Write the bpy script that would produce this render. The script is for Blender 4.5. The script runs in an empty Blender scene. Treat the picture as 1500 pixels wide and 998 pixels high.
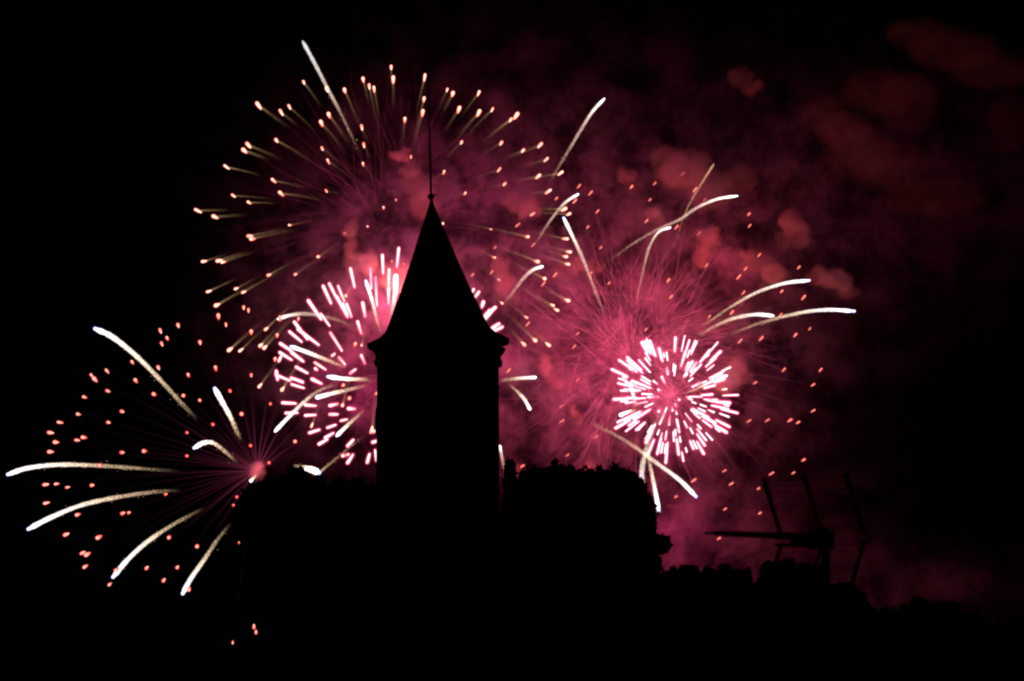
import bpy, math, random
import numpy as np
from mathutils import Vector, Matrix
random.seed(7); rng = np.random.default_rng(11)
C = bpy.context.scene.collection
SC = bpy.context.scene
PI = math.pi

# ------------------------------------------------------------------ camera, world, exposure
CAM = Vector((0, 0, 9.0)); FPX = 1500*100/36.0
PITCH = math.atan((975-499)/FPX)
cd = bpy.data.cameras.new('camera'); cd.lens = 100; cd.sensor_width = 36
cd.clip_start = 0.5; cd.clip_end = 6000
cd.dof.use_dof = True; cd.dof.focus_distance = 550; cd.dof.aperture_fstop = 6.7
cam = bpy.data.objects.new('camera', cd); C.objects.link(cam)
cam.location = CAM; cam.rotation_euler = (PI/2+PITCH, 0, 0); SC.camera = cam
w = bpy.data.worlds.new('World'); SC.world = w; w.use_nodes = True
bg = w.node_tree.nodes['Background']
bg.inputs['Color'].default_value = (0.05, 0.06, 0.12, 1); bg.inputs['Strength'].default_value = 0.0012
SC.view_settings.view_transform = 'Standard'; SC.view_settings.look = 'None'
SC.view_settings.exposure = 0; SC.view_settings.gamma = 1
SC.render.engine = 'CYCLES'
cy = SC.cycles
cy.max_bounces = 2; cy.diffuse_bounces = 1; cy.glossy_bounces = 1; cy.volume_bounces = 0
cy.transparent_max_bounces = 48; cy.use_denoising = True; cy.pixel_filter_type = 'BLACKMAN_HARRIS'
cy.filter_width = 2.1; cy.volume_step_rate = 1.5; cy.sample_clamp_indirect = 1.0
try: cy.denoiser = 'OPENIMAGEDENOISE'
except Exception: pass

FWD = Vector((0, math.cos(PITCH), math.sin(PITCH))); UP = Vector((0, -math.sin(PITCH), math.cos(PITCH)))
def at(px, py, Y):
    """the point at distance Y from the balcony that is seen towards (px, py)"""
    d = Vector((1,0,0))*((px-750)/FPX) + UP*((499-py)/FPX) + FWD
    return CAM + d*(Y/d.y)
SKYD = 600.0; U = SKYD/FPX        # the shells burst 600 m away; U metres per pixel there

# ------------------------------------------------------------------ helpers
def mesh_obj(name, verts, faces, mat=None, parent=None, smooth=False, attr=None, loc=None):
    me = bpy.data.meshes.new(name)
    me.from_pydata([tuple(v) for v in verts], [], faces)
    if smooth: me.polygons.foreach_set('use_smooth', [True]*len(me.polygons))
    if mat: me.materials.append(mat)
    if attr is not None:
        for k, vals in attr.items():
            a = me.attributes.new(k, 'FLOAT', 'POINT'); a.data.foreach_set('value', vals)
    me.update()
    o = bpy.data.objects.new(name, me); C.objects.link(o)
    if parent is not None:
        o.parent = parent
        if not parent.get('_local'): o.matrix_parent_inverse = Matrix.Translation(-parent.location)
    if loc is not None: o.location = loc
    return o
def empty(name, loc, label, cat, group=None, kind=None):
    o = bpy.data.objects.new(name, None); C.objects.link(o); o.location = loc
    o.empty_display_size = 1.0
    return tag(o, label, cat, group, kind)
def tag(o, label=None, cat=None, group=None, kind=None):
    if label: o['label'] = label
    if cat: o['category'] = cat
    if group: o['group'] = group
    if kind: o['kind'] = kind
    return o
class MB:
    def __init__(s): s.v = []; s.f = []
    def add(s, v, f):
        n = len(s.v); s.v += [Vector(x) for x in v]; s.f += [tuple(i+n for i in q) for q in f]; return s
    def box(s, c, d, rz=0.0):
        c = Vector(c); R = Matrix.Rotation(rz, 3, 'Z'); x, y, z = d[0]/2, d[1]/2, d[2]/2
        v = [c+R@Vector(p) for p in ((-x,-y,-z),(x,-y,-z),(x,y,-z),(-x,y,-z),(-x,-y,z),(x,-y,z),(x,y,z),(-x,y,z))]
        return s.add(v, [(0,3,2,1),(4,5,6,7),(0,1,5,4),(1,2,6,5),(2,3,7,6),(3,0,4,7)])
    def tube(s, pts, rad, n=8):
        v, f, _ = tube_geo(pts, rad, n); return s.add(v, f)
    def lathe(s, prof, c, n=24, rot=0.0):
        """prof: (radius, z) list from bottom to top"""
        c = Vector(c); v = []; f = []
        for r, z in prof:
            for k in range(n):
                a = rot+2*PI*k/n; v.append(c+Vector((r*math.cos(a), r*math.sin(a), z)))
        for i in range(len(prof)-1):
            for k in range(n):
                a, b = i*n+k, i*n+(k+1) % n
                f.append((a, b, b+n, a+n))
        f.append(tuple(range(n-1, -1, -1))); m = (len(prof)-1)*n; f.append(tuple(range(m, m+n)))
        return s.add(v, f)
    def build(s, name, mat, parent=None, smooth=False): return mesh_obj(name, s.v, s.f, mat, parent, smooth)
def tube_geo(pts, rad, n=8):
    pts = [Vector(p) for p in pts]; m = len(pts)
    if not hasattr(rad, '__len__'): rad = [rad]*m
    v, f, t = [], [], []
    prev = None
    for i, p in enumerate(pts):
        d = (pts[min(i+1, m-1)]-pts[max(i-1, 0)]).normalized()
        if prev is None:
            a = d.orthogonal().normalized()
        else:
            a = (prev-d*prev.dot(d)).normalized()
        prev = a; b = d.cross(a)
        for k in range(n):
            q = 2*PI*k/n; v.append(p+(a*math.cos(q)+b*math.sin(q))*rad[i]); t.append(i/(m-1))
    for i in range(m-1):
        for k in range(n):
            a, b = i*n+k, i*n+(k+1) % n
            f.append((a, b, b+n, a+n))
    f.append(tuple(range(n-1, -1, -1))); f.append(tuple(range((m-1)*n, m*n)))
    return v, f, t
def spline(pts, k):
    """Catmull-Rom through pts, k samples in all"""
    P = [np.array(p, float) for p in pts]; P = [2*P[0]-P[1]]+P+[2*P[-1]-P[-2]]
    n = len(P)-3; out = []
    for j in range(k):
        u = j/(k-1)*n; i = min(int(u), n-1); s = u-i
        a, b, c, d = P[i:i+4]
        out.append(0.5*((2*b)+(-a+c)*s+(2*a-5*b+4*c-d)*s*s+(-a+3*b-3*c+d)*s**3))
    return out

# ------------------------------------------------------------------ materials
class NT:
    def __init__(s, m): s.t = m.node_tree; s.t.nodes.clear(); s.L = s.t.links
    def n(s, kind, **kw):
        o = s.t.nodes.new(kind)
        for k, v in kw.items(): setattr(o, k, v)
        return o
    def l(s, a, b): s.L.new(a, b)
    def math(s, op, a, b=None, clamp=False):
        o = s.n('ShaderNodeMath', operation=op); o.use_clamp = clamp
        for i, x in enumerate((a, b)):
            if x is None: continue
            if isinstance(x, (int, float)): o.inputs[i].default_value = x
            else: s.l(x, o.inputs[i])
        return o.outputs[0]
    def ramp(s, fac, stops, interp='EASE'):
        o = s.n('ShaderNodeValToRGB'); o.color_ramp.interpolation = interp
        e = o.color_ramp.elements
        e[0].position, e[0].color = stops[0][0], (*stops[0][1], 1)
        e[1].position, e[1].color = stops[-1][0], (*stops[-1][1], 1)
        for p, c in stops[1:-1]:
            x = e.new(p); x.color = (*c, 1)
        s.l(fac, o.inputs[0]); return o.outputs[0]
def surf(name, cols, scale=3.0, rough=0.8, bump=0.0, kind='noise'):
    m = bpy.data.materials.new(name); m.use_nodes = True; t = NT(m)
    out = t.n('ShaderNodeOutputMaterial'); b = t.n('ShaderNodeBsdfPrincipled')
    b.inputs['Roughness'].default_value = rough
    co = t.n('ShaderNodeTexCoord').outputs['Object']
    if kind == 'brick':
        x = t.n('ShaderNodeTexBrick'); x.inputs['Scale'].default_value = scale
        x.inputs['Color1'].default_value = (*cols[0], 1); x.inputs['Color2'].default_value = (*cols[1], 1)
        x.inputs['Mortar'].default_value = (*[c*0.6 for c in cols[0]], 1); c, h = x.outputs[0], x.outputs[1]
    else:
        x = t.n('ShaderNodeTexNoise'); x.inputs['Scale'].default_value = scale; x.inputs['Detail'].default_value = 6
        c, h = t.ramp(x.outputs[0], [(0.3, cols[0]), (0.7, cols[1])]), x.outputs[0]
    t.l(co, x.inputs['Vector'])
    if bump:
        bn = t.n('ShaderNodeBump'); bn.inputs['Strength'].default_value = bump
        t.l(h, bn.inputs['Height']); t.l(bn.outputs[0], b.inputs['Normal'])
    t.l(c, b.inputs['Base Color']); t.l(b.outputs[0], out.inputs[0]); return m
def hot(name, core, mid, rim, k, c0=.1, c1=.36):
    """opaque burning star: white-hot core, cooler gas at its limb"""
    m = bpy.data.materials.new(name); m.use_nodes = True; t = NT(m)
    out = t.n('ShaderNodeOutputMaterial'); e = t.n('ShaderNodeEmission')
    f = t.n('ShaderNodeLayerWeight'); f.inputs[0].default_value = 0.5
    c = t.ramp(f.outputs['Facing'], [(0.0, core), (c0, core), (c1, mid), (0.92, rim)], 'LINEAR')
    t.l(c, e.inputs[0]); e.inputs[1].default_value = k
    t.l(e.outputs[0], out.inputs[0]); m.cycles.emission_sampling = 'NONE'; return m
def glow(name, stops, fade, k, speck=0.0, scale=2.0, power=1.5, stretch=1.0, alpha=0.0):
    """thin luminous gas or sparks: adds its light to what is behind, fades along 'age' (0 at the head)"""
    m = bpy.data.materials.new(name); m.use_nodes = True; t = NT(m)
    out = t.n('ShaderNodeOutputMaterial'); e = t.n('ShaderNodeEmission'); tr = t.n('ShaderNodeBsdfTransparent')
    age = t.n('ShaderNodeAttribute', attribute_name='age').outputs['Fac']
    f = t.n('ShaderNodeLayerWeight'); f.inputs[0].default_value = 0.5
    limb = t.math('POWER', t.math('SUBTRACT', 1.0, f.outputs['Facing']), power)
    fd = t.ramp(age, fade, 'EASE')
    s = t.math('MULTIPLY', limb, fd)
    if speck:
        nz = t.n('ShaderNodeTexNoise'); nz.inputs['Scale'].default_value = scale; nz.inputs['Detail'].default_value = 3
        g = t.n('ShaderNodeNewGeometry'); t.l(g.outputs['Position'], nz.inputs['Vector'])
        q = t.math('MULTIPLY', t.math('SUBTRACT', nz.outputs[0], 0.43), 7.0, True)
        q = t.math('ADD', t.math('MULTIPLY', q, 1.6), 0.15)
        a = t.math('MULTIPLY', t.math('POWER', age, 0.8), speck, True)
        mix = t.math('ADD', t.math('MULTIPLY', q, a), t.math('SUBTRACT', 1.0, a))
        s = t.math('MULTIPLY', s, mix)
    kk = t.n('ShaderNodeAttribute', attribute_name='power').outputs['Fac']
    s = t.math('MULTIPLY', t.math('MULTIPLY', s, kk), k)
    t.l(t.ramp(age, stops, 'LINEAR'), e.inputs[0]); t.l(s, e.inputs[1])
    # every tube is crossed twice (front and back wall), so each wall gives half
    add = t.n('ShaderNodeAddShader'); t.l(e.outputs[0], add.inputs[0]); t.l(tr.outputs[0], add.inputs[1])
    t.l(add.outputs[0], out.inputs[0]); m.cycles.emission_sampling = 'NONE'; return m

M_STAR_A = hot('amber_star', (1,.74,.60), (1,.20,.13), (.62,.015,.01), 1.5, .12, .45)
M_STAR_D = hot('red_star', (1,.55,.44), (.95,.10,.07), (.45,.005,.01), 1.35, .08, .42)
M_STAR_E = hot('small_red_star', (1,.30,.22), (.85,.06,.05), (.35,.01,.02), 1.1)
M_DASH = hot('white_hot_star', (1.0,.93,.86), (1,.46,.44), (1,.03,.15), 1.6, .2, .55)
M_DASH_C = hot('pink_white_star', (1.0,.90,.92), (1,.44,.50), (1,.03,.18), 1.6, .18, .52)
M_HEAD = hot('white_comet_head', (.97,.97,1), (.62,.60,1), (.06,.05,.85), 1.5, .12, .42)
M_TAIL_A = glow('khaki_spark_trail', [(0,(.78,.46,.22)),(.4,(.44,.26,.11)),(1,(.24,.10,.07))],
                [(0,(1,1,1)),(.35,(.45,.45,.45)),(1,(0,0,0))], 0.19, 1.0, 2.4, 1.2)
M_TRAIL_D = glow('purple_star_trace', [(0,(.20,.04,.12)),(.6,(.30,.04,.13)),(1,(.75,.09,.20))],
                 [(0,(0,0,0)),(.35,(.10,.10,.10)),(.8,(.24,.24,.24)),(1,(.28,.28,.28))], 0.16, 0, 1, 1.0)
M_TRAIL_E = glow('pink_star_trace', [(0,(.60,.07,.14)),(.6,(.75,.09,.18)),(1,(.9,.11,.22))],
                 [(0,(0,0,0)),(.25,(.25,.25,.25)),(.8,(.45,.45,.45)),(1,(.5,.5,.5))], 0.20, 0, 1, 1.0)
M_COMET = glow('white_comet_tail', [(0,(.95,.93,1)),(.25,(1,.86,.82)),(.55,(.88,.64,.42)),(1,(.60,.38,.20))],
               [(0,(1,1,1)),(.4,(.68,.68,.68)),(.7,(.27,.27,.27)),(1,(0,0,0))], 0.82, 1.0, 2.6, 1.3)
M_COMET_P = glow('pale_comet_tail', [(0,(.90,.80,.80)),(.35,(.9,.60,.50)),(1,(.66,.34,.22))],
               [(0,(1,1,1)),(.4,(.6,.6,.6)),(.75,(.28,.28,.28)),(1,(0,0,0))], 0.5, 1.0, 2.6, 1.2)
M_HALO = glow('pink_glow_halo', [(0,(1,.05,.22)),(1,(1,.05,.22))], [(0,(1,1,1)),(1,(.9,.9,.9))], 0.34, 0, 1, 1.8)
M_CORE = glow('burst_core_glow', [(0,(1,.16,.20)),(1,(.8,.08,.16))], [(0,(1,1,1)),(1,(.4,.4,.4))], 0.35, 0, 1, 2.6)
M_LEAF = surf('dark_leaves', [(.030,.050,.018),(.055,.085,.030)], 1.5, 0.7)
M_BARK = surf('bark', [(.06,.045,.035),(.11,.085,.065)], 6, 0.9, 0.4)
M_STONE = surf('tower_stone', [(.26,.23,.20),(.34,.31,.27)], 1.2, 0.9, 0.3, 'brick')
M_TRIM = surf('dressed_stone', [(.34,.31,.27),(.42,.38,.34)], 2.5, 0.8, 0.2)
M_SLATE = surf('roof_slate', [(.045,.05,.06),(.09,.09,.10)], 4, 0.7, 0.3, 'brick')
M_IRON = surf('weathered_iron', [(.04,.04,.045),(.08,.075,.07)], 8, 0.6)
M_ALU = surf('dull_aluminium', [(.20,.20,.21),(.30,.30,.31)], 10, 0.55)
M_PLASTIC = surf('black_plastic', [(.02,.02,.02),(.04,.04,.04)], 10, 0.6)
M_GLASS = surf('dark_window', [(.01,.012,.015),(.02,.022,.026)], 2, 0.3)
M_GRASS = surf('grassy_ground', [(.035,.055,.02),(.06,.075,.03)], 0.2, 0.95)
M_TILE = surf('roof_tile', [(.18,.07,.04),(.26,.11,.07)], 5, 0.85, 0.3, 'brick')
M_PLASTER = surf('plaster', [(.50,.47,.42),(.58,.55,.50)], 2, 0.9)

# ------------------------------------------------------------------ ground
def crest(px):
    return float(np.interp(px, [-400,150,300,341,372,400,440,520,900,960,1100,1300,1500,1900], [1160,1160,1160,1160,1100,1010,925,868,866,876,892,925,948,980]))
def ground_z(x, y):
    px = 750+x/max(y, 20)*FPX
    h = max(0.0, at(px, crest(px), 195).z)
    k = math.exp(-((y-205)/26.0)**2) if abs(y-205) > 12 else 1.0
    k = min(1.0, math.exp(-(max(0, abs(y-205)-12)/22.0)**2))
    return h*k + 0.25*math.sin(x*.05)*math.cos(y*.043)-0.1
def ground():
    xs = np.concatenate([np.linspace(-3000,-300,8), np.linspace(-250,250,51), np.linspace(300,3000,8)])
    ys = np.concatenate([np.linspace(-300,-20,6), np.linspace(0,400,41), np.linspace(450,5000,12)])
    v = []; f = []
    for y in ys:
        for x in xs:
            v.append((x, y, ground_z(x, y)))
    n = len(xs)
    for j in range(len(ys)-1):
        for i in range(n-1): f.append((j*n+i, j*n+i+1, (j+1)*n+i+1, (j+1)*n+i))
    o = mesh_obj('ground', v, f, M_GRASS, smooth=True); tag(o, kind='structure')
ground()

# ------------------------------------------------------------------ the tower
TY = 200.0; TU = TY/FPX
def tower():
    tc = at(641.5, 700, TY); cx = tc.x
    top = {k: at(641, k, TY).z for k in (300, 440, 475, 492, 505, 512, 518, 530)}
    r = 91.5*TU
    t = empty('castle_tower', (cx, TY, 0), 'black silhouetted stone tower with a pointed flared roof in front of the bursts', 'tower')
    rot = math.radians(10)
    N = 16
    MB().lathe([(r*1.06, -0.3), (r*1.06, 1.2), (r*1.015, 2.0), (r*1.0, top[530]-9), (r*.99, top[530])], (cx, TY, 0), N, rot).build('wall', M_STONE, t)
    c = MB().lathe([(r*.985, top[530]-.02), (r*1.005, top[530]+.02), (r*1.03, top[518]-.1), (r*1.07, top[518]+.1), (r*1.10, top[512])], (cx, TY, 0), N, rot)
    for k in range(32):
        a = 2*PI*k/32
        c.box((cx+math.cos(a)*r*1.0, TY+math.sin(a)*r*1.0, top[530]-.10), (.26, .22, .42), a)
    c.build('cornice', M_TRIM, t)
    # bell-cast roof, apex a little off centre as in the photograph
    ax = at(632, 300, TY).x-cx
    prof = [(105, 507), (106.5, 502), (96, 497), (86, 492), (78, 484), (71, 470), (64, 452), (56, 434), (46, 410), (34, 380), (23, 350), (12, 322), (4.5, 302), (1.8, 293)]
    v = []; f = []
    for i, (rp, y) in enumerate(prof):
        z = at(641, y, TY).z; s = min(1, max(0, (500-y)/200.0))
        for k in range(N):
            a = rot+2*PI*k/N
            tilt = -math.cos(a)*0.0 + (0.20*math.cos(a) if i < 5 else 0.20*math.cos(a)*(1-s))
            v.append((cx+ax*s+rp*TU*math.cos(a), TY+rp*TU*math.sin(a), z+tilt))
    for i in range(len(prof)-1):
        for k in range(N):
            a, b = i*N+k, i*N+(k+1) % N
            f.append((a, b, b+N, a+N))
    f.append(tuple(range(N-1, -1, -1))); m = (len(prof)-1)*N; f.append(tuple(range(m, m+N)))
    roof = mesh_obj('roof', v, f, M_SLATE, t)
    # finial: rod with collar and cross piece
    b = at(632, 296, TY); m1 = at(631.5, 287, TY); tip = at(627, 108, TY)
    for p in (b, m1, tip): p.y = TY
    fin = MB().tube([b, m1, tip], [.13, .085, .035], 10).build('finial', M_IRON, t, True)
    MB().lathe([(.10,-.22),(.26,-.08),(.26,.06),(.10,.2)], m1+Vector((0,0,-.05)), 12).build('collar', M_IRON, fin)
    MB().box(m1+Vector((.12,0,.1)), (.62,.07,.07)).build('weather_bar', M_IRON, fin)
    # windows
    for k, (a, z) in enumerate([(-95, 26), (-60, 26), (-130, 26), (-25, 26), (-160, 26), (-90, 17), (-50, 12), (-140, 12), (-90, 7), (60, 26), (120, 26)]):
        a = math.radians(a); d = Vector((math.cos(a), math.sin(a), 0)); p = Vector((cx, TY, z))+d*(r*.985)
        wdw = MB().box(p, (.30, 1.0, 1.9), a).build('window', M_TRIM, t)
        MB().box(p+d*.09, (.14, .72, 1.6), a).build('pane', M_GLASS, wdw)
    a = math.radians(-88); d = Vector((math.cos(a), math.sin(a), 0)); p = Vector((cx, TY, 1.2))+d*(r*1.05)
    dr = MB().box(p, (.5, 1.7, 3.0), a).build('door', M_TRIM, t)
    MB().box(p+d*.2, (.14, 1.3, 2.6), a).build('door_leaf', M_BARK, dr)
tower()

# ------------------------------------------------------------------ trees
def blob(c, r, seed, sub=2):
    """lumpy closed body inside a crown"""
    import bmesh
    bm = bmesh.new(); bmesh.ops.create_icosphere(bm, subdivisions=sub, radius=1)
    g = np.random.default_rng(seed); ph = g.uniform(0, 6.28, 6)
    v = []
    for q in bm.verts:
        n = q.co.normalized()
        k = 1+.10*math.sin(n.x*5+ph[0])*math.sin(n.z*5+ph[1])+.06*math.sin(n.y*9+ph[2]+n.x*7)
        v.append((c[0]+n.x*r[0]*k, c[1]+n.y*r[1]*k, c[2]+n.z*r[2]*k))
    f = [tuple(x.index for x in p.verts) for p in bm.faces]; bm.free(); return v, f
def tree(name, lobes, Y, leaf, nleaf, label, group, base_px=None, cat='tree', spread=1.0, spikes=()):
    """lobes: (px, py, rx, rz) seen at distance Y; each becomes an ellipsoid clump of leaves, own depth"""
    u = Y/FPX
    L = []
    for (px, py, rx, rz) in lobes:
        p = at(px, py, Y); dy = random.uniform(-.35, .35)*rx*u
        q = at(px, py, Y+dy); L.append((q, (rx*u, min(rx, rz)*u*1.05, rz*u)))
    bx = base_px if base_px is not None else sum(l[0] for l in lobes)/len(lobes)
    b = at(bx, 900, Y); b = Vector((b.x, Y, ground_z(b.x, Y)-.1))
    t = empty(name, b, label, cat, group)
    low = min(q.z-r[2]*.4 for q, r in L)
    # trunk and limbs
    tm = MB(); topc = L[0][0]; H = max(low+2*u*10, b.z+.5)
    tr = max(.03, .022*(max(q.z+r[2] for q, r in L)-b.z)) if cat == 'tree' else .05
    tm.tube([b, Vector((b.x+tr*.3, Y, (H+b.z)*.5)), Vector((b.x, Y, H))], [tr*1.3, tr, tr*.85], 10)
    for q, r in L: tm.tube([Vector((b.x, Y, H*.92)), Vector((b.x, Y, H)).lerp(q, .5)+Vector((0,0,.3)), q], [tr*.6, tr*.4, tr*.15], 6)
    tm.build('trunk', M_BARK, t, True)
    V = []; F = []
    for i, (q, r) in enumerate(L):
        v, f = blob(q, [x*.86 for x in r], i+int(Y)); n = len(V)
        V += v; F += [tuple(a+n for a in p) for p in f]
    # leaves: small folded blades, mostly towards the outside of each clump
    area = np.array([r[0]*r[2] for q, r in L]); cnt = (nleaf*area/area.sum()).astype(int)
    for (q, r), m in zip(L, cnt):
        d = rng.normal(size=(m, 3)); d /= np.linalg.norm(d, axis=1)[:, None]
        ph = rng.uniform(0, 6.28, 4)
        lump = 1+.07*np.sin(d[:,0]*9+ph[0])*np.sin(d[:,2]*9+ph[1])+.05*np.sin(d[:,0]*17+ph[2]+d[:,2]*15)
        rad = (1-.24*rng.random(m)**1.6)*lump*spread
        out_ = rng.random(m) < .07; rad = np.where(out_, lump*(1.0+.09*rng.random(m)), rad)
        P = np.array(q)+d*np.array(r)*rad[:, None]
        a = rng.normal(size=(m, 3)); a /= np.linalg.norm(a, axis=1)[:, None]
        c = np.cross(a, rng.normal(size=(m, 3))); c /= np.linalg.norm(c, axis=1)[:, None]
        s = leaf*rng.uniform(.6, 1.3, m)[:, None]
        p0 = P-a*s; p1 = P+c*s*.45; p2 = P+a*s; p3 = P-c*s*.45
        n = len(V); Q = np.stack([p0, p1, p2, p3], 1).reshape(-1, 3)
        V += [tuple(x) for x in Q]; F += [(n+4*k, n+4*k+1, n+4*k+2, n+4*k+3) for k in range(m)]
    for (px, py, h, wd) in spikes:       # single leafy shoots that stand out of the outline
        k = 46
        for j in range(k):
            s_ = j/k; ww = wd*(1-.6*s_)
            p = at(px+random.uniform(-ww, ww), py-h*s_+random.uniform(-2, 2), Y)
            a = Vector((random.gauss(0,1), random.gauss(0,1), random.gauss(.6,1))).normalized()*leaf
            c = a.orthogonal().normalized()*leaf*.45
            n = len(V); V += [tuple(p-a), tuple(p+c), tuple(p+a), tuple(p-c)]; F.append((n, n+1, n+2, n+3))
        n = len(V)
        v, f, _ = tube_geo([at(px, py+6, Y), at(px+.5, py-h*.8, Y)], [u*.9, u*.5], 5)
        V += v; F += [tuple(a+n for a in q) for q in f]
    cr = mesh_obj('crown', V, F, M_LEAF, t)
    return t
G1 = 'trees beside the tower'
tree('broadleaf_tree', [(430,800,66,92),(392,752,38,48),(425,730,34,30),(462,745,40,32),(405,830,42,60),(450,850,50,70)], 185, .34, 15000,
     'tall dark tree whose top just touches the low red burst core', G1, 435, spikes=[(432,700,12,3),(441,702,16,4),(426,700,9,3),(447,708,12,3),(470,708,6,5)])
tree('broadleaf_tree', [(515,790,50,85),(498,745,34,38),(535,755,34,42),(520,860,60,70)], 190, .34, 12000,
     'dark tree crowded against the tower wall below the white-hot burst', G1, 515)
tree('broadleaf_tree', [(815,770,62,84),(768,775,32,72),(756,790,25,80),(782,728,30,42),(800,724,36,37),(858,726,34,38),(830,722,40,35),(775,800,46,60),(800,860,70,70)], 185, .30, 15000,
     'flat-topped dark tree beside the tower wall with two small shoots on top', G1, 810, spikes=[(812,690,14,5),(835,690,4,6)])
tree('broadleaf_tree', [(905,765,52,76),(885,726,32,34),(908,722,38,33),(930,770,30,50),(945,797,36,16),(960,798,22,14),(910,840,58,70),(940,830,24,28)], 188, .30, 15000,
     'dark tree with a leafy bulge above the gap where the smoke shows', G1, 905, spikes=[(878,698,14,5)])
tree('shrub', [(747,684,7,9),(748,696,7,9),(748,712,10,12)], 170, .26, 420, 'small tuft of leaves rising in the notch between tower and flat-topped tree', G1, 747, cat='shrub')
G2 = 'low trees below the drifting smoke'
def small_tree(lobes, Y, label, spikes, n=6500):
    x0 = min(l[0]-l[2]*.7 for l in lobes); x1 = max(l[0]+l[2]*.7 for l in lobes)
    for k in range(7):
        x = random.uniform(x0, x1); l = min(lobes, key=lambda q: abs(q[0]-x)/q[2]+q[1]*.002)
        y = l[1]-l[3]*math.sqrt(max(.05, 1-((x-l[0])/l[2])**2)) if abs(x-l[0]) < l[2] else l[1]
        spikes = spikes+[(x, y+2, random.uniform(4, 13), random.uniform(1.5, 4))]
    return tree('small_tree', lobes, Y, .12, n, label, G2, lobes[0][0], spikes=spikes)
small_tree([(1000,905,42,66),(982,868,22,27),(1015,866,24,26)], 62, 'small dark tree filling the foot of the gap beside the leafy bulge', [(986,842,8,5),(1012,842,10,4),(1000,846,6,4)])
small_tree([(1062,905,46,66),(1040,868,22,26),(1078,866,26,26)], 64, 'small dark tree with a pointed shoot below the front tip of the aerial', [(1058,846,18,5),(1040,846,8,4),(1095,846,10,5)])
small_tree([(1140,900,36,66),(1130,858,18,26),(1152,858,20,26)], 60, 'small dark tree rising on the far side of a V notch below the boom', [(1122,842,14,5),(1140,838,12,5),(1158,838,10,4)])
small_tree([(1190,905,32,68),(1178,864,18,28),(1196,868,15,26)], 63, 'small dark tree around the foot of the aerial mast', [(1174,842,14,4),(1190,846,10,4)])
small_tree([(1240,925,40,62),(1228,892,22,30),(1252,905,22,26)], 61, 'small dark tree stepping down beyond the aerial mast', [(1226,866,8,5),(1262,885,10,4),(1242,878,8,4)])
small_tree([(1305,955,50,52),(1290,930,24,26),(1345,935,40,50),(1385,925,24,40)], 66, 'low dark tree with a blunt raised top near the foot of the dim smoke', [(1296,908,6,5),(1350,890,8,8)], 7000)
small_tree([(1425,960,48,50),(1465,965,40,45)], 68, 'lowest dark tree sloping off beneath the faint red smoke', [(1416,914,8,5),(1445,918,8,5)], 5000)
def dark_row():
    k = 0
    for px, Y in ((60, 150), (150, 158), (245, 152)):
        tree('garden_tree', [(px,1010,50,34),(px+22,1004,34,26)], Y, .3, 3000,
             ['low tree under the longest level comet trail', 'low tree under the two sloping comet trails', 'low tree under the steepest comet trail near the three lone sparks'][k],
             'low trees in the dark below the red burst', px); k += 1

# ------------------------------------------------------------------ television aerial on a house roof, close by and out of focus
AY = 13.5
def aerial():
    apex = at(1204, 789, AY)
    bd = Vector((-.707, -.707, 0)); wd = Vector((.707, -.707, 0))
    bd = (bd+Vector((0,0,.0))).normalized()
    roofz = 8.62
    t = empty('television_aerial', (apex.x+.02, apex.y+.03, roofz), 'blurred television aerial on a mast with a slatted corner reflector above the small trees', 'aerial')
    MB().tube([Vector((apex.x+.02, apex.y+.03, roofz)), apex+Vector((.02,.03,.05))], .022, 12).build('mast', M_ALU, t, True)
    MB().tube([apex-bd*.06, apex+bd*.76], .013, 8).build('boom', M_ALU, t)
    MB().box(apex+Vector((.0,0,-.01)), (.085,.085,.085), PI/4).build('mast_clamp', M_PLASTIC, t)
    dip = MB().box(apex+bd*.14+Vector((0,0,-.015)), (.09,.09,.06), PI/4).build('dipole_box', M_PLASTIC, t)
    d = MB()
    c = apex+bd*.14
    d.tube([c-wd*.17, c+wd*.17], .007, 6); d.tube([c-wd*.17+Vector((0,0,-.03)), c+wd*.17+Vector((0,0,-.03))], .007, 6)
    d.build('dipole', M_ALU, dip)
    for k in range(13):
        c = apex+bd*(.20+.045*k); L = .125-.0035*k
        MB().tube([c-wd*L+Vector((0,0,.004)), c+wd*L+Vector((0,0,.004))], .007, 6).build('director', M_ALU, t)
    for s, nm in ((1, 1), (-1, -1)):
        top = Vector((0,0,.268*s))+bd*.128
        panel = MB(); rods = MB()
        for q, thick in ((-.25, .012), (0, .009), (.25, .012)):
            p = apex+wd*q+Vector((0,0,.022*s))
            panel.tube([p, p+top*.5, p+top], [thick*.8, thick, thick*1.1], 8)
        pn = panel.build('reflector_panel', M_ALU, t)
        for k in range(10):
            p = apex+Vector((0,0,.022*s))+top*((k+.5)/10.0)
            rods.tube([p-wd*.256, p+wd*.256], .0019, 5)
        rods.build('reflector_rods', M_ALU, pn)
    # the house that carries it stays just under the frame
    hx, hy = apex.x+.02, apex.y+.03
    h = empty('house', (hx+2, hy+1.5, 0), 'tiled house roof that carries the television aerial', 'house')
    MB().box((hx+2, hy+1.5, 3.0), (9, 8, 6.2)).build('wall', M_PLASTER, h)
    v = [(hx-2.8, hy-2.9, 5.9), (hx+6.8, hy-2.9, 5.9), (hx+6.8, hy+5.9, 5.9), (hx-2.8, hy+5.9, 5.9), (hx-2.8, hy+1.5-1.5, 8.6), (hx+6.8, hy, 8.6)]
    rf = mesh_obj('roof', v, [(0,1,5,4),(2,3,4,5),(1,2,5),(3,0,4),(3,2,1,0)], M_TILE, h)
aerial()

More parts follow.
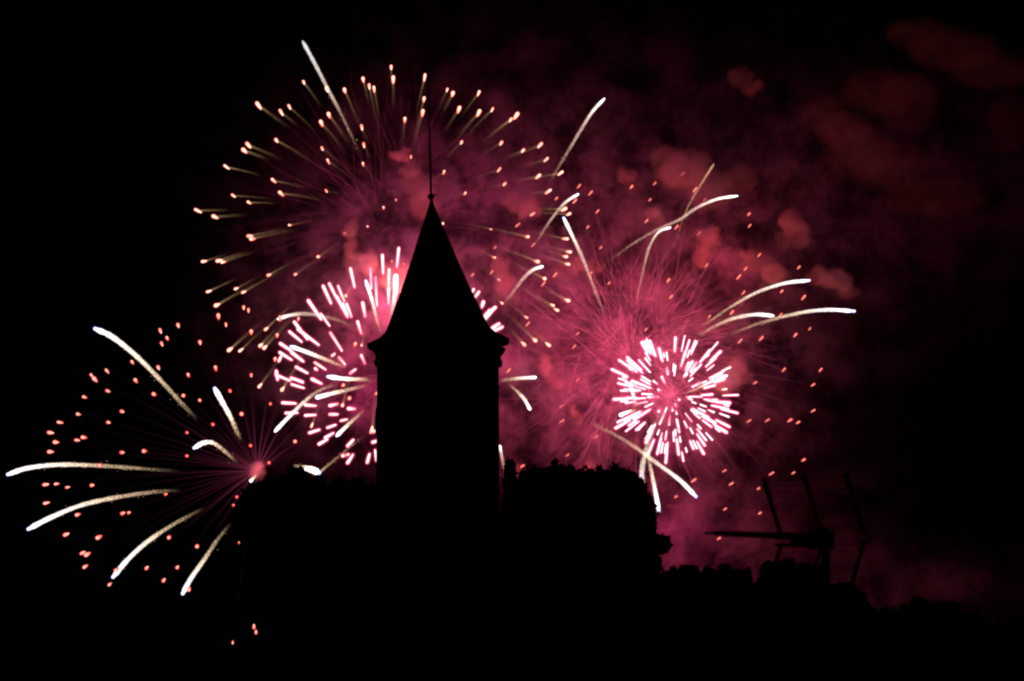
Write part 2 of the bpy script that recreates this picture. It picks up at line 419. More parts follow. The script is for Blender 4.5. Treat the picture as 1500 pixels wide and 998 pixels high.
# ------------------------------------------------------------------ fireworks
GS = 'stars'
def capsule(name, a, b, r, mat, parent, n=8):
    """burning star: rounded at both ends, a little fatter in front (a)"""
    a, b = Vector(a), Vector(b); d = b-a; L = d.length
    if L < r*.6: d = (d.normalized() if L > 1e-6 else Vector((0,0,1)))*r*.6; L = r*.6
    u_ = d.normalized()
    pts = [a-u_*r*.95, a-u_*r*.6, a, a.lerp(b, .5), b, b+u_*r*.6, b+u_*r*.95]
    v, f, t = tube_geo(pts, [r*.2, r*.75, r, r*.92, r*.70, r*.42, r*.12], n)
    return mesh_obj(name, v, f, mat, parent, True)
def strand(name, pts, rad, mat, parent, power=1.0, n=7):
    v, f, t = tube_geo(pts, rad, n)
    return mesh_obj(name, v, f, mat, parent, True, {'age': t, 'power': [power]*len(t)})
def halo(a, b, r, parent):
    a, b = Vector(a), Vector(b); u_ = (b-a).normalized() if (b-a).length > 1e-4 else Vector((0,0,1))
    strand('glow_halo', [a-u_*r, a-u_*r*.6, a, a.lerp(b, .5), b, b+u_*r*.6, b+u_*r], [r*.15, r*.7, r, r, r, r*.7, r*.15], M_HALO, parent, 1.0, 9)
def place(px, py, cx, cy, R, Y=SKYD, side=None):
    """3-D place of a star on its shell: depth from the shell's radius"""
    d2 = (px-cx)**2+(py-cy)**2
    z = math.sqrt(max(0, R*R-d2))*U*(Y/SKYD)
    s = side if side is not None else random.choice((-1, 1))
    return at(px, py, Y+s*z)
def path(Cn, H, drop, k=14, s0=0.0):
    """ballistic path from burst centre to star, sampled from star (first) back to s0"""
    g = Vector((0,0,drop)); out = []
    for i in range(k):
        s = 1-(1-s0)*i/(k-1); out.append(Cn+(H-Cn+g)*s-g*s*s)
    return out
def lamp(name, loc, col, watts, rad, parent):
    l = bpy.data.lights.new(name, 'POINT'); l.color = col; l.energy = watts; l.shadow_soft_size = rad
    o = bpy.data.objects.new(name, l); C.objects.link(o); o.location = loc-parent.location; o.parent = parent; return o

A = [(445,121),(379,155),(412,165),(424,157),(405,206),(364,213),(358,221),(332,245),(401,265),(412,284),(342,287),(365,297),(290,309),(478,280),(481,237),(472,218),(471,181),(482,169),(479,131),(505,133),(532,117),(541,127),(548,131),(573,99),(576,117),(593,176),(622,114),(621,146),(619,166),(530,187),(533,213),(532,241),(562,305),(580,293),(602,230),(315,318),(366,346),(370,350),(299,383),(321,382),(327,384),(306,427),(346,423),(357,428),(394,403),(433,402),(318,447),(425,330),(505,342),(539,332),(467,376),(337,512),(353,513),(390,482),(382,506),(388,509),(507,433),(574,383),(592,387),(530,505),(655,132),(663,138),(701,137),(672,161),(701,166),(721,161),(756,170),(748,176),(676,209),(734,210),(766,221),(791,213),(800,234),(731,249),(650,253),(788,259),(821,254),(739,270),(681,284),(803,281),(780,314),(826,307),(833,314),(648,329),(719,336),(772,347),(828,350),(833,369),(828,376),(831,387),(723,377),(786,383),(797,408),(731,410),(831,440),(809,447),(815,454),(735,444),(771,465),(767,504),(783,498),(803,505),(381,565),(414,570),(457,623),(502,593),(545,629)]
def burst_a():
    cx, cy, R = 578, 338, 292
    c = at(cx, cy, SKYD)
    t = empty('firework_burst', c, 'widest burst, amber stars with khaki tails spread round the spire tip', 'firework')
    def pri(p): return -math.hypot(p[0]-cx, p[1]-cy)
    for i, (px, py) in enumerate(A):
        d = math.hypot(px-cx, py-cy); Rr = max(R*random.uniform(.93, 1.02), d+2)
        H = place(px, py, cx, cy, Rr); pa = path(c, H, 44*U)
        dr = (pa[0]-pa[1]).normalized()
        big = .55+.45*min(1, d/240)
        r = 3.15*U*big*random.uniform(.7, 1.15); L = 7*U*random.uniform(.6, 1.3)
        if py > 400: L *= .6
        up = Vector((0,0,.55)) if py < 330 else Vector((0,0,.15))
        dr2 = (dr+up).normalized()
        s = capsule('star', H+dr2*L*.5, H-dr2*L*.5, r, M_STAR_A, t)
        ln = min(.42, random.uniform(34, 80)/max(d, 90))
        if d > 60:
            q = path(c, H, 44*U, 12, 1-ln)
            rd = [r*(.62+.5*j/11) for j in range(12)]
            strand('spark_tail', q, rd, M_TAIL_A, s, random.uniform(.7, 1.2)*(1.0 if py < 520 else .8))
    # fainter traces that fill the shell
    V = []; F = []; T = []; PW = []
    for k in range(330):
        d = rng.normal(size=3); d /= np.linalg.norm(d); H = c+Vector(d)*R*U*random.uniform(.6, 1.0)
        v, f, tt = tube_geo(path(c+Vector(rng.normal(size=3))*4, H, random.uniform(25, 50)*U, 8, random.uniform(.1, .6)), random.uniform(.08, .15), 5); n = len(V); V += v; F += [tuple(a+n for a in q) for q in f]; T += tt; PW += [random.uniform(.08, .38)]*len(tt)
    o = mesh_obj('faint_traces', V, F, M_TRAIL_E, t, True, {'age': T, 'power': PW}); o['kind'] = 'stuff'
    lamp('burst_light', c+Vector((0,-12,0)), (1, 0.069, 0.234), LIGHT_A, 8, t)
    lamp('burst_light', at(700, 230, SKYD-8), (1, 0.074, 0.234), LIGHT_A*.35, 6, t)

Bd = [((1253,240),(1243,340)),((1163,278),(1167,375)),((1200,357),(1197,445)),((1245,405),(1240,490)),((1197,460),(1197,540)),((1125,400),(1133,553)),((1097,350),(1103,460)),((988,352),(1010,452)),((1055,540),(1068,612)),((1027,643),(1047,707)),((838,448),(880,540)),((872,435),(912,515)),((920,448),(953,530)),((912,505),(970,615)),((967,547),(993,615)),((945,545),(975,612)),((757,528),(825,628)),((825,600),(872,665)),((680,645),(750,738)),((700,685),(812,770)),((653,698),(718,752)),((878,705),(940,802)),((603,763),(665,805)),((600,812),(663,852)),((665,812),(727,860)),((925,840),(957,877)),((1047,828),(1067,872)),((793,868),(850,905)),((690,892),(750,925)),((578,935),(655,967)),((665,952),(725,978)),((777,958),(827,983))]
Bd = [((250+a/3.75, 300+b/3.75), (250+c/3.75, 300+d/3.75)) for (a, b), (c, d) in Bd]
B2 = [((240,338),(310,342)),((258,395),(320,393)),((365,350),(420,355)),((365,408),(420,405)),((500,354),(540,345)),((602,370),(635,372)),((500,402),(540,402)),((560,437),(592,430)),((487,475),(530,460)),((388,503),(440,487)),((475,530),(518,505)),((440,565),(485,540)),((597,575),(627,543)),((597,668),(625,625)),((705,665),(717,622)),((748,600),(755,655)),((764,590),(770,660)),((735,555),(768,545)),((290,237),(355,257)),((288,203),(350,222)),((570,630),(600,622)),((725,500),(752,492)),((525,70),(512,80)),((612,175),(640,155)),((220,108),(232,82)),((205,165),(212,210)),((420,150),(428,158))]
Bd += [((350+a/3.75, 500+b/3.75), (350+c/3.75, 500+d/3.75)) for (a, b), (c, d) in B2]
B3 = [((470,565),(400,625)),((440,580),(395,632)),((490,655),(440,685)),((508,672),(470,692)),((380,480),(360,508)),((352,465),(346,478)),((405,535),(398,560)),((455,580),(418,628)),((480,662),(450,690))]
Bd += [((600+a/3.75, 300+b/3.75), (600+c/3.75, 300+d/3.75)) for (a, b), (c, d) in B3]
Bd += [((x-dx, y-dy), (x+dx, y+dy)) for x, y, dx, dy in ((612,390,-1,9),(640,430,3,10),(600,620,-6,12),(640,655,1,12),(690,620,8,10),(716,560,12,1),(700,510,11,-5),(650,520,4,-5),(620,560,3,1),(676,575,7,2))]
def burst_b():
    cx, cy, R = 583, 545, 182
    c = at(cx, cy, SKYD+12)
    t = empty('firework_burst', c, 'white-hot pink-edged burst of short dashes half hidden behind the tower', 'firework')
    for (a, b) in Bd:
        da = math.hypot(a[0]-cx, a[1]-cy); db = math.hypot(b[0]-cx, b[1]-cy)
        if db > da: a, b, da, db = b, a, db, da
        sd = random.choice((-1, 1)); z = math.sqrt(max(4, R*R-da*da))*U*sd
        k = max(.05, 1-(da-db)/max(da, 30))
        pa, pb = at(*a, SKYD+12+z), at(*b, SKYD+12+z*k)
        rr = 2.5*U*random.uniform(.85, 1.1)*(1 if da > 60 else .8)
        sto = capsule('star', pa, pb, rr, M_DASH, t); halo(pa, pb, rr*2.1, sto)
    for k in range(60):
        d = rng.normal(size=3); d /= np.linalg.norm(d); H = c+Vector(d)*R*1.1*U
        strand('trace', path(c, H, 14*U, 8, .1), .17, M_TRAIL_E, t, random.uniform(.3, .8), 5)
    g = strand('core_glow', [at(540,420,SKYD+12), at(575,415,SKYD+12), at(590,440,SKYD+12)], 1, M_CORE, t, .0) if False else None
    lamp('burst_light', at(572, 440, SKYD+2), (1, 0.105, 0.206), LIGHT_B, 3, t)
    lamp('burst_light', at(520, 570, SKYD+6), (1, 0.048, 0.234), LIGHT_B*.35, 5, t)
    lamp('burst_light', at(735, 520, SKYD+6), (1, 0.063, 0.234), LIGHT_B*.08, 5, t)
def burst_c():
    cx, cy, R = 984, 579, 100
    c = at(cx, cy, SKYD-4)
    t = empty('firework_burst', c, 'compact round white and pink burst like a dandelion head, clear of the tower', 'firework')
    n = 100; ga = PI*(3-5**.5)
    for i in range(n):
        z = 1-2*(i+.5)/n; r = math.sqrt(1-z*z); a = ga*i+random.uniform(-.25, .25)
        d = Vector((r*math.cos(a)+random.gauss(0,.05), z*.98+random.gauss(0,.05), r*math.sin(a)+random.gauss(0,.05))).normalized()
        if abs(d.y) > .75 and random.random() < .25: d = Vector((d.x*2.2, d.y*.6, d.z*2.2)).normalized()
        Ro = R*U*random.uniform(.84, 1.03)
        if random.random() < .2: Ro *= random.uniform(.6, .85)
        H = c+d*Ro; L = U*random.uniform(13, 30)
        rr = 1.95*U*random.uniform(.65, 1.3); e_ = H-d*L-Vector((0,0,.1))
        sto = capsule('star', H, e_, rr, M_DASH_C, t); halo(H, e_, rr*2.3, sto)
    V = []; F = []
    for k in range(60):
        d = rng.normal(size=3); d[1] *= .6; d /= np.linalg.norm(d); H = c+Vector(d)*R*U*random.uniform(.4, .99); e_ = H-Vector(d)*U*random.uniform(8, 18)
        v, f, _ = tube_geo([H, H.lerp(e_, .1), e_], [.1, .26, .2], 6); n_ = len(V); V += v; F += [tuple(a+n_ for a in q) for q in f]
    mesh_obj('finer_stars', V, F, M_DASH_C, t, True)['kind'] = 'stuff'
    for k in range(70):
        d = rng.normal(size=3); d /= np.linalg.norm(d); H = c+Vector(d)*R*U*random.uniform(.8, 1.05)
        strand('trace', path(c, H, 2*U, 6, .02), .16, M_TRAIL_E, t, random.uniform(.4, 1.3), 5)
    lamp('burst_light', c+Vector((0,-4,-1)), (1, 0.031, 0.138), LIGHT_C, 3.5, t)
    lamp('burst_light', c+Vector((-9,-2,7)), (1, 0.043, 0.151), LIGHT_C*.7, 3.5, t)

D = [(235,485),(237,504),(245,496),(261,477),(293,502),(320,464),(331,476),(357,451),(364,455),(368,487),(194,531),(232,539),(199,558),(226,578),(157,544),(158,573),(134,550),(139,556),(124,582),(115,607),(88,619),(74,634),(82,648),(74,662),(113,645),(123,641),(179,603),(159,619),(179,663),(212,661),(274,634),(274,668),(312,622),(293,587),(269,580),(276,550),(316,540),(337,573),(354,607),(367,653),(394,678),(396,592),(368,550),(147,682),(67,710),(83,709),(99,714),(135,711),(68,737),(243,724),(180,752),(189,751),(114,754),(97,783),(145,787),(121,810),(128,812),(125,830),(161,856),(171,835),(215,832),(240,850),(260,831),(248,787),(289,800),(347,728),(342,740),(350,795),(372,918),(375,926),(341,941),(277,863),(406,492),(410,467),(437,468),(432,647),(511,584),(502,565),(551,577),(506,667),(547,633),(403,527),(410,552),(520,505)]
def burst_d():
    cx, cy, R = 376, 690, 322
    c = at(cx, cy, SKYD)
    t = empty('firework_burst', c, 'low burst of small round red stars on faint purple traces beside the dark tree', 'firework')
    for (px, py) in D:
        d = math.hypot(px-cx, py-cy); H = place(px, py, cx, cy, max(R, d+1)); pa = path(c, H, 22*U)
        dr = (pa[0]-pa[1]).normalized()
        L = random.uniform(1.5, 3)*U; r = random.uniform(2.3, 3.3)*U
        if (px, py) in ((350,795), (341,941)): r *= .55
        dr = (dr+Vector((0,0,.5 if py < 560 else 0))).normalized()
        s = capsule('star', H+dr*L, H-dr*L, r, M_STAR_D, t)
        strand('trace', path(c, H, 22*U, 12, .03), [.22]*12, M_TRAIL_D, s, random.uniform(.12, .6), 6)
    for (x, y, pw) in ((366,560,1.5),(352,575,1.2),(330,600,1),(395,560,1.6),(425,540,1.2),(450,560,1.3),(480,585,1.4),(500,610,1.6),(300,640,1.1),(270,665,1),(220,710,1.2),(250,740,1.6),(285,765,2),(310,790,2),(240,800,1.2),(430,600,1.7),(440,660,2),(410,585,1.5)):
        H = at(x, y, SKYD+random.uniform(-20, 20))
        strand('trace', path(c, H, 14*U, 12, .02), [.30]*12, M_TRAIL_D, t, pw*.75, 6)
    # glowing core
    import bmesh
    V = []; F = []
    for q, rr in (((0,0,.2),(1.3,1.3,1.9)), ((.5,.2,1.0),(.9,.9,1.3)), ((-.5,-.2,-.6),(1.0,1.0,1.3)), ((.9,.1,-.3),(1.2,.9,.8)), ((.1,0,-.1),(2.1,2.0,2.4))):
        v, f = blob(c+Vector(q), rr, 5, 3); n = len(V); V += v; F += [tuple(a+n for a in p) for p in f]
    mesh_obj('core', V, F, M_CORE, t, True, {'age': [0]*len(V), 'power': [.26]*len(V)})
    lamp('burst_light', c, (1, 0.063, 0.151), LIGHT_D, 1.5, t)

E = [(848,273),(865,283),(815,291),(842,295),(875,310),(925,274),(959,269),(952,293),(760,329),(757,331),(781,359),(725,363),(880,363),(861,333),(947,324),(991,333),(865,401),(892,415),(979,411),(983,435),(796,416),(813,403),(773,475),(846,489),(841,508),(946,483),(692,403),(720,399),(846,557),(745,543),(1097,314),(1098,331),(1018,278),(1032,293),(1024,342),(1112,374),(1092,394),(1082,406),(1035,389),(1170,392),(1145,427),(1177,436),(1089,429),(1072,458),(1039,464),(1143,462),(1186,482),(1165,491),(1115,496),(1084,500),(1148,542),(1202,542),(1106,561),(1191,564),(1191,602),(1097,617),(1124,616),(1157,616),(1169,619),(823,617),(822,595),(831,667),(815,687),(879,698),(765,683),(1061,690),(1071,709),(1016,704),(990,728),(1062,746),(1130,694),(1162,693),(1111,716),(1113,752),(1053,789),(1177,674),(1000,255),(873,640)]
def burst_e():
    cx, cy, R = 925, 525, 285
    c = at(cx, cy, SKYD+4)
    t = empty('firework_burst', c, 'broad burst of tiny red stars with thin pink traces around the dandelion burst', 'firework')
    for (px, py) in E:
        d = math.hypot(px-cx, py-cy); H = place(px, py, cx, cy, max(R, d+1), SKYD+4); pa = path(c, H, 16*U)
        dr = Vector((.55,0,.62 if py < 560 else .35)).normalized(); L = random.uniform(1.5, 3.4)*U
        s = capsule('star', H+dr*L, H-dr*L, random.uniform(1.5, 2.3)*U, M_STAR_E, t)
        strand('trace', path(c, H, 16*U, 10, .04), [.15]*10, M_TRAIL_E, s, random.uniform(.4, 1.1), 5)
    V = []; F = []; T = []; PW = []
    for k in range(620):
        d = rng.normal(size=3); d /= np.linalg.norm(d); H = c+Vector(d)*R*U*random.uniform(.5, .95)
        v, f, tt = tube_geo(path(c+Vector(rng.normal(size=3))*4.5, H, random.uniform(10, 34)*U, 9, random.uniform(.10, .6)), random.uniform(.08, .15), 5); n = len(V); V += v; F += [tuple(a+n for a in q) for q in f]; T += tt; PW += [random.uniform(.3, 1.7)]*len(tt)
    o = mesh_obj('fine_traces', V, F, M_TRAIL_E, t, True, {'age': T, 'power': PW}); o['kind'] = 'stuff'
    lamp('burst_light', at(905, 520, SKYD-14), (1, 0.063, 0.206), LIGHT_E*.45, 8, t)
    lamp('burst_light', at(820, 600, SKYD-14), (1, 0.063, 0.220), LIGHT_E*.2, 8, t)
    lamp('burst_light', at(790, 380, SKYD-14), (1, 0.069, 0.220), LIGHT_E*.5, 8, t)
    lamp('burst_light', at(1060, 400, SKYD), (1, 0.063, 0.110), LIGHT_E*.35, 6, t)
    lamp('burst_light', at(985, 770, SKYD+4), (1, 0.058, 0.220), LIGHT_E*.25, 4, t)

LIGHT_A, LIGHT_B, LIGHT_C, LIGHT_D, LIGHT_E = 1.8e4, 2.4e4, 2.7e4, 1.5e3, 1.9e4
burst_a(); burst_b(); burst_c(); burst_d(); burst_e()

# comets: thick bright stars, each on its own path.  (points from the head back, width px, brightness, material, head?, label)
K = [
 ([(140,482),(165,494),(200,522),(235,557),(265,590),(292,618)], 9.5, 1.5, 0, 1, 'long white comet trail slanting down towards the low red burst from above it'),
 ([(315,570),(326,590),(337,610),(345,628),(354,648)], 9, 1.8, 0, 1, 'short thick white comet trail standing just above the low burst core'),
 ([(285,656),(298,649),(312,649),(330,662),(350,680)], 8, 1.8, 0, 1, 'small hooked white comet trail beside the low burst core'),
 ([(12,695),(40,686),(85,681),(140,682),(200,686),(268,691)], 8.5, 1.5, 0, 1, 'longest white comet trail, almost level, reaching the edge of the photo'),
 ([(42,775),(75,758),(120,740),(175,728),(225,721),(268,718)], 8.5, 1.4, 0, 1, 'white comet trail sagging gently just below the level one'),
 ([(166,845),(187,820),(213,796),(240,777),(267,761),(302,743)], 8.5, 1.3, 0, 1, 'white comet trail curving down steeply from the low burst core'),
 ([(268,869),(280,847),(299,820),(317,793),(340,764)], 8.5, 1.2, 0, 1, 'steepest white comet trail below the low burst core'),
 ([(466,692),(456,688),(446,686),(437,685),(428,682)], 11, 2.6, 0, 1, 'bright white blob of a comet touching the top of the dark tree'),
 ([(366,706),(371,701),(377,695)], 6, 1.6, 0, 0, 'tiny white comet stub directly under the low burst core'),
 ([(445,713),(447,707),(451,700)], 5.5, 1.6, 0, 0, 'tiny white comet stub seen through the leaves of the dark tree'),
 ([(443,60),(462,95),(480,130),(497,162),(513,195),(530,232)], 7, .62, 0, 0, 'pale lavender comet trail, the highest one, among the amber stars'),
 ([(886,144),(867,165),(850,192),(832,222),(818,245),(802,272)], 6.5, .75, 1, 0, 'curved pale comet trail alone in the dark above the smoke'),
 ([(848,284),(828,297),(810,318),(795,340),(782,363)], 6, .7, 1, 0, 'short pale comet trail directly under the highest curved one'),
 ([(826,320),(838,345),(852,375),(864,405),(875,435),(890,470)], 7, .95, 1, 1, 'white comet trail leaning backwards above the tangle of pink traces'),
 ([(1081,287),(1050,292),(1020,305),(995,322),(960,338),(920,362),(880,392)], 6, .85, 1, 0, 'long pale comet trail arching over the dandelion burst'),
 ([(1046,240),(1028,268),(1012,295),(1000,322),(985,372)], 4, .6, 2, 0, 'thin orange comet trail crossing the long arching one'),
 ([(983,333),(965,340),(952,360),(945,385),(938,415),(928,452)], 5.5, .75, 1, 0, 'hooked pale comet trail bending down over the dandelion burst'),
 ([(796,390),(780,396),(765,410),(750,430),(735,448)], 7, .85, 1, 0, 'short white comet trail beside the sloping roof of the tower'),
 ([(1185,411),(1150,415),(1110,428),(1075,447),(1045,467),(1015,488)], 6.5, 1.0, 0, 1, 'topmost of three white comet trails fanning out beyond the dandelion burst'),
 ([(1134,463),(1105,461),(1070,468),(1040,482),(1012,497)], 7.5, 1.0, 0, 0, 'shortest of three white comet trails fanning out beyond the dandelion burst'),
 ([(1251,456),(1215,454),(1180,457),(1140,466),(1100,478),(1055,497)], 7, 1.1, 0, 1, 'lowest and farthest reaching of the three fanned white comet trails'),
 ([(1019,727),(995,703),(960,677),(930,655),(895,634),(850,612)], 8, .95, 0, 1, 'white comet trail falling diagonally under the dandelion burst'),
 ([(965,748),(960,720),(955,695),(949,665),(946,645)], 8, 1.2, 0, 1, 'white comet trail falling nearly straight below the dandelion burst'),
 ([(943,722),(940,695),(945,665),(957,628),(973,590)], 10, .75, 0, 0, 'wide sparkling white comet trail running out of the dandelion burst'),
 ([(777,601),(768,585),(756,572),(744,562)], 6.5, 1.2, 0, 0, 'small white comet trail dropping beside the tower wall'),
 ([(786,553),(765,554),(745,556),(728,559)], 7, 1.1, 0, 0, 'level white comet trail coming out from behind the tower wall'),
 ([(732,652),(735,668),(739,688),(745,704)], 6, .7, 1, 0, 'pale comet trail sliding into the notch between tower and tree'),
 ([(406,468),(425,462),(450,460),(475,464),(500,471),(520,481)], 7.5, .75, 1, 0, 'arched pale comet trail over the white-hot dashes'),
 ([(536,412),(545,440),(552,468),(559,492)], 6.5, 1.3, 0, 1, 'straight white comet trail pointing up beside the tower roof'),
 ([(427,508),(455,518),(485,530),(512,541)], 7.5, 1.5, 0, 1, 'white comet trail slanting through the thick of the dashes'),
 ([(481,552),(505,555),(530,556),(546,558)], 8, 1.7, 0, 1, 'level white comet trail ending at the tower wall'),
 ([(402,633),(420,614),(440,594),(460,577),(480,567),(498,563)], 7, 1.1, 0, 0, 'long white comet trail climbing steeply under the dashes'),
 ([(462,583),(485,577),(510,571),(545,563)], 8, 1.5, 0, 0, 'white comet trail meeting the climbing one in front of the tower wall'),
 ([(494,638),(505,627),(520,613),(537,598)], 7.5, 1.3, 0, 1, 'short white comet trail with a blue tip low among the dashes'),
 ([(466,694),(485,678),(510,657),(542,632)], 5, .5, 2, 0, 'dull khaki comet trail rising from the bright blob'),
 ([(580,402),(579,425),(576,448),(571,472)], 9, 2.2, 0, 0, 'brightest upright white comet trail against the tower roof'),
 ([(1066,550),(1045,558),(1022,569),(999,578)], 5.5, 1.7, 0, 0, 'long white comet trail lying across the dandelion burst'),
 ([(907,609),(920,604),(936,600)], 7, 2.0, 0, 0, 'stubby white comet trail at the near rim of the dandelion burst'),
 ([(922,560),(928,580),(933,600)], 6.5, 1.8, 0, 0, 'upright white comet trail just inside the rim of the dandelion burst'),
]
M_COMET_O = glow('amber_comet_tail', [(0,(.95,.60,.36)),(.35,(.75,.42,.22)),(1,(.40,.22,.12))],
               [(0,(1,1,1)),(.5,(.6,.6,.6)),(1,(0,0,0))], 0.5, 1.0, 1.5, 1.2)
M_SPARK = hot('stray_spark', (.9,.62,.42), (.55,.32,.18), (.25,.10,.05), 0.75)
for pts, wpx, br, mk, hd, lab in K:
    if mk == 1: br *= 1.45
    Y0 = SKYD+random.uniform(-22, 10); slope = random.uniform(-.18, .18)
    sp = spline(pts, 40); NK = 40
    L = [at(p[0], p[1], Y0+slope*(p[0]-pts[0][0])*U) for p in sp]
    r = wpx*.5*U
    t = empty('comet_trail', L[0], lab, 'firework', 'comet trails')
    rd = [r*(.5 if j == 0 else .82 if j == 1 else 1.0)*random.uniform(.86, 1.1)*(1-.35*(j/39)) for j in range(NK)]
    strand('spark_tail', L, rd, (M_COMET, M_COMET_P, M_COMET_O)[mk], t, br*1.0, 9)
    if br >= .9:
        k = 12 if br < 1.6 else 22
        core = strand('hot_core', L[:k+4], [q*.62*(1-.55*(j/(k+3))) for j, q in enumerate(rd[:k+4])], M_COMET, t, br*1.7, 8)
    if hd:
        d = (L[1]-L[0]).normalized()
        capsule('head', L[0]-d*r*.15, L[0]+d*r*1.2, r*.7, M_HEAD, t)
    V = []; F = []; ln = sum((L[j+1]-L[j]).length for j in range(NK-1))
    for q in range(int(ln*2.0)):
        j = int(NK*random.uniform(.08, .88)) % NK; p = L[j]+Vector((random.gauss(0,1), random.gauss(0,1), random.gauss(-.25,1)))*r*.62*(.7+.6*j/NK)
        e_ = random.uniform(.03, .09); n = len(V)
        V += [p+Vector(x)*e_ for x in ((1.3,0,.8),(-1.3,0,-.8),(0,1,0),(0,-1,0),(-.6,0,1),(.6,0,-1))]
        F += [tuple(a+n for a in x) for x in ((0,2,4),(4,2,1),(1,2,5),(5,2,0),(0,4,3),(4,1,3),(1,5,3),(5,0,3))]
    if V: mesh_obj('stray_sparks', V, F, M_SPARK, t)['kind'] = 'stuff'

# ------------------------------------------------------------------ smoke (grids filled by noise; lit only by the bursts)
def vol_material(name, col, k, aniso=0.0):
    m = bpy.data.materials.new(name); m.use_nodes = True; t = NT(m)
    out = t.n('ShaderNodeOutputMaterial'); s = t.n('ShaderNodeVolumeScatter')
    s.inputs['Color'].default_value = (*col, 1); s.inputs['Anisotropy'].default_value = aniso
    a = t.n('ShaderNodeAttribute', attribute_name='density').outputs['Fac']
    t.l(t.math('MULTIPLY', a, k), s.inputs['Density']); t.l(s.outputs[0], out.inputs['Volume']); return m
def smoke(name, label, mat, lo, hi, vox, blobs, n1, n2, thr, gain, floor_=0.0, warp=0.0, edge=1.0):
    """blobs: (centre, (rx, ry, rz), weight).  density = clamp((noise-thr)*gain) * sum of soft ellipsoids"""
    ng = bpy.data.node_groups.new(name+'_field', 'GeometryNodeTree')
    ng.interface.new_socket('Geometry', in_out='OUTPUT', socket_type='NodeSocketGeometry')
    N = ng.nodes; Lk = ng.links
    def new(k, **kw):
        o = N.new(k)
        for a, b in kw.items(): setattr(o, a, b)
        return o
    def mt(op, a, b=None, c=None, clamp=False):
        o = new('ShaderNodeMath', operation=op); o.use_clamp = clamp
        for i, x in enumerate((a, b, c)):
            if x is None: continue
            if isinstance(x, (int, float)): o.inputs[i].default_value = x
            else: Lk.new(x, o.inputs[i])
        return o.outputs[0]
    def vm(op, a, b):
        o = new('ShaderNodeVectorMath', operation=op)
        for i, x in enumerate((a, b)):
            if isinstance(x, (tuple, Vector)): o.inputs[i].default_value = tuple(x)
            else: Lk.new(x, o.inputs[i])
        return o
    pos = new('GeometryNodeInputPosition').outputs[0]
    if warp:
        wn = new('ShaderNodeTexNoise'); wn.inputs['Scale'].default_value = n1*1.3; wn.inputs['Detail'].default_value = 3
        Lk.new(pos, wn.inputs['Vector'])
        off = vm('SUBTRACT', wn.outputs['Color'], (.5,.5,.5)).outputs[0]
        off = vm('MULTIPLY', off, (warp,)*3).outputs[0]; wp = vm('ADD', pos, off).outputs[0]
    else: wp = pos
    total = None
    for c, r, wgt in blobs:
        d = vm('MULTIPLY', vm('SUBTRACT', wp, c).outputs[0], tuple(1/x for x in r)).outputs[0]
        q = vm('DOT_PRODUCT', d, d).outputs['Value']
        g = mt('MULTIPLY', mt('EXPONENT', mt('MULTIPLY', q, -edge)), wgt) if edge < 3 else mt('MULTIPLY', mt('MULTIPLY', mt('SUBTRACT', 1.0, q), 3.0, clamp=True), wgt)
        total = g if total is None else mt('ADD', total, g)
    a = new('ShaderNodeTexNoise'); a.inputs['Scale'].default_value = n1; a.inputs['Detail'].default_value = 2.0
    b = new('ShaderNodeTexNoise'); b.inputs['Scale'].default_value = n2; b.inputs['Detail'].default_value = 3.0; b.inputs['Roughness'].default_value = .6
    Lk.new(pos, a.inputs['Vector']); Lk.new(wp, b.inputs['Vector'])
    n = mt('ADD', mt('MULTIPLY', a.outputs[0], .5), mt('MULTIPLY', b.outputs[0], .5))
    n = mt('MULTIPLY', mt('SUBTRACT', n, thr), gain, clamp=True)
    n = mt('ADD', n, floor_)
    dens = mt('MULTIPLY', n, total)
    vc = new('GeometryNodeVolumeCube')
    vc.inputs['Min'].default_value = lo; vc.inputs['Max'].default_value = hi
    for i, ax in enumerate('XYZ'): vc.inputs['Resolution '+ax].default_value = max(4, int((hi[i]-lo[i])/vox))
    Lk.new(dens, vc.inputs['Density'])
    sm = new('GeometryNodeSetMaterial'); sm.inputs['Material'].default_value = mat
    Lk.new(vc.outputs[0], sm.inputs[0]); go = new('NodeGroupOutput'); Lk.new(sm.outputs[0], go.inputs[0])
    me = bpy.data.meshes.new(name); me.materials.append(mat)
    o = bpy.data.objects.new(name, me); C.objects.link(o)
    md = o.modifiers.new('field', 'NODES'); md.node_group = ng
    tag(o, label, 'smoke', None, 'stuff'); return o
def g(px, py, Y, rx, ry, rz, wgt): return (tuple(at(px, py, Y)), (rx*U, ry, rz*U), wgt)
SM = vol_material('thin_smoke', (.85,.78,.88), 0.058)
lo = at(230, 960, 585); hi = at(1560, -30, 650)
smoke('smoke', 'thin mottled smoke lit magenta by the bursts', SM, (lo.x, 594, max(1, lo.z)), (hi.x, 626, hi.z), 0.6,
      [g(620,350,610,190,6,170,.9), g(520,520,610,130,6,120,.9), g(800,420,610,200,6,200,1.35), g(820,590,610,180,6,140,1.35),
       g(1000,520,612,180,6,190,1.2), g(1010,330,612,190,6,150,.95), g(985,790,612,110,6,80,1.5), g(1150,800,612,130,6,80,.55),
       g(1210,290,612,170,6,150,.75), g(1420,250,612,130,6,150,.6), g(1290,870,612,190,6,50,1.3), g(860,140,612,260,6,110,.16)],
      .13, .62, .50, 13.0, .05, 8.0, 1.0)
PM = vol_material('shell_smoke', (.98,.98,.40), 0.60)
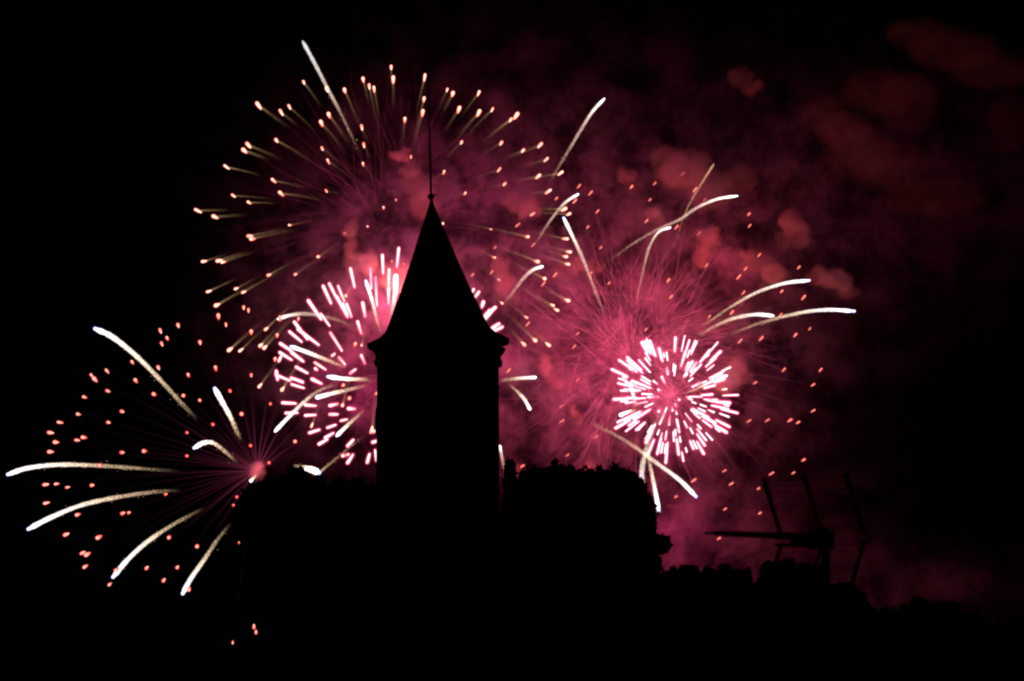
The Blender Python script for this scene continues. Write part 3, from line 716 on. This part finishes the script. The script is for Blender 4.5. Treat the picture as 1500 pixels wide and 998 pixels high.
# puffs: small lobes strung together so that each cloud is uneven
puffs = [(585,228,16,9,1.0),(603,250,15,14,.7),(612,272,22,22,.45),(622,300,24,26,.3),(513,336,10,11,1.1),(514,362,11,20,.5),(518,385,14,22,.35),(540,385,14,16,.6),(552,402,22,20,.5),(585,405,24,24,.4),
 (752,296,18,15,.6),(775,306,18,17,.5),(980,232,30,20,.45),(1002,250,36,26,.45),(975,256,20,18,.35),(1020,232,20,14,.4),(1040,275,36,30,.45),(1085,262,26,24,.3),(918,258,13,13,.8),(930,275,11,10,.5),(955,312,13,11,.9),(965,322,10,8,.6),(1035,346,16,13,1.1),(1046,356,9,12,.9),(1028,375,12,18,.6),(832,398,18,14,.8),(848,388,10,9,.6),(735,390,12,18,.7),(740,415,14,18,.5),(748,436,12,12,.4),
 (1160,325,20,18,.8),(1175,345,16,20,.7),(1150,352,14,16,.5),(1095,372,16,10,.8),(1112,385,24,15,.8),(1135,402,20,15,.7),(1200,405,20,13,1.0),(1225,412,24,16,1.0),(1240,425,18,12,.7),(1078,538,18,14,1.1),(1090,552,13,12,.9),(1065,560,22,14,.7),(868,392,14,10,.6),(797,535,10,14,.9),(806,550,9,9,.7),(816,560,10,10,.5),(840,600,9,9,.9),(846,612,9,9,.8),
 (862,690,10,12,.9),(868,682,8,8,.9),(754,692,9,12,.9),(1085,112,22,14,.4),(1100,130,18,12,.35),(1210,170,24,20,.7),(1235,190,30,18,.6),(1290,135,40,24,.55),(1330,150,30,30,.45),(1345,50,34,16,.9),(1400,75,46,20,.8),(1455,105,46,18,.8),(1260,225,34,28,.4),(1300,240,40,26,.35),(1480,180,20,34,.7),(1370,290,50,20,.35),
 (374,692,6,8,1.6),(380,684,6,6,1.2)]
puffs = [(x, y, rx*(1.5 if x > 1190 and y < 300 else 1), ry*(1.5 if x > 1190 and y < 300 else 1), w_*(.10 if x > 1190 and y < 300 else .85)) for x, y, rx, ry, w_ in puffs]
pl = [g(x, y, 600+(i*37 % 15), rx*1.12, max(1.6, (rx+ry)*.42*U), ry*1.12, w_) for i, (x, y, rx, ry, w_) in enumerate(puffs)]
lo = at(340, 790, 590); hi = at(1540, 10, 650)
smoke('shell_smoke', 'denser warm smoke puffs left hanging by earlier shells', PM, (lo.x, 593, lo.z), (hi.x, 624, hi.z), 0.6,
      pl, .26, .75, .34, 4.0, .10, 4.2, 5.0)
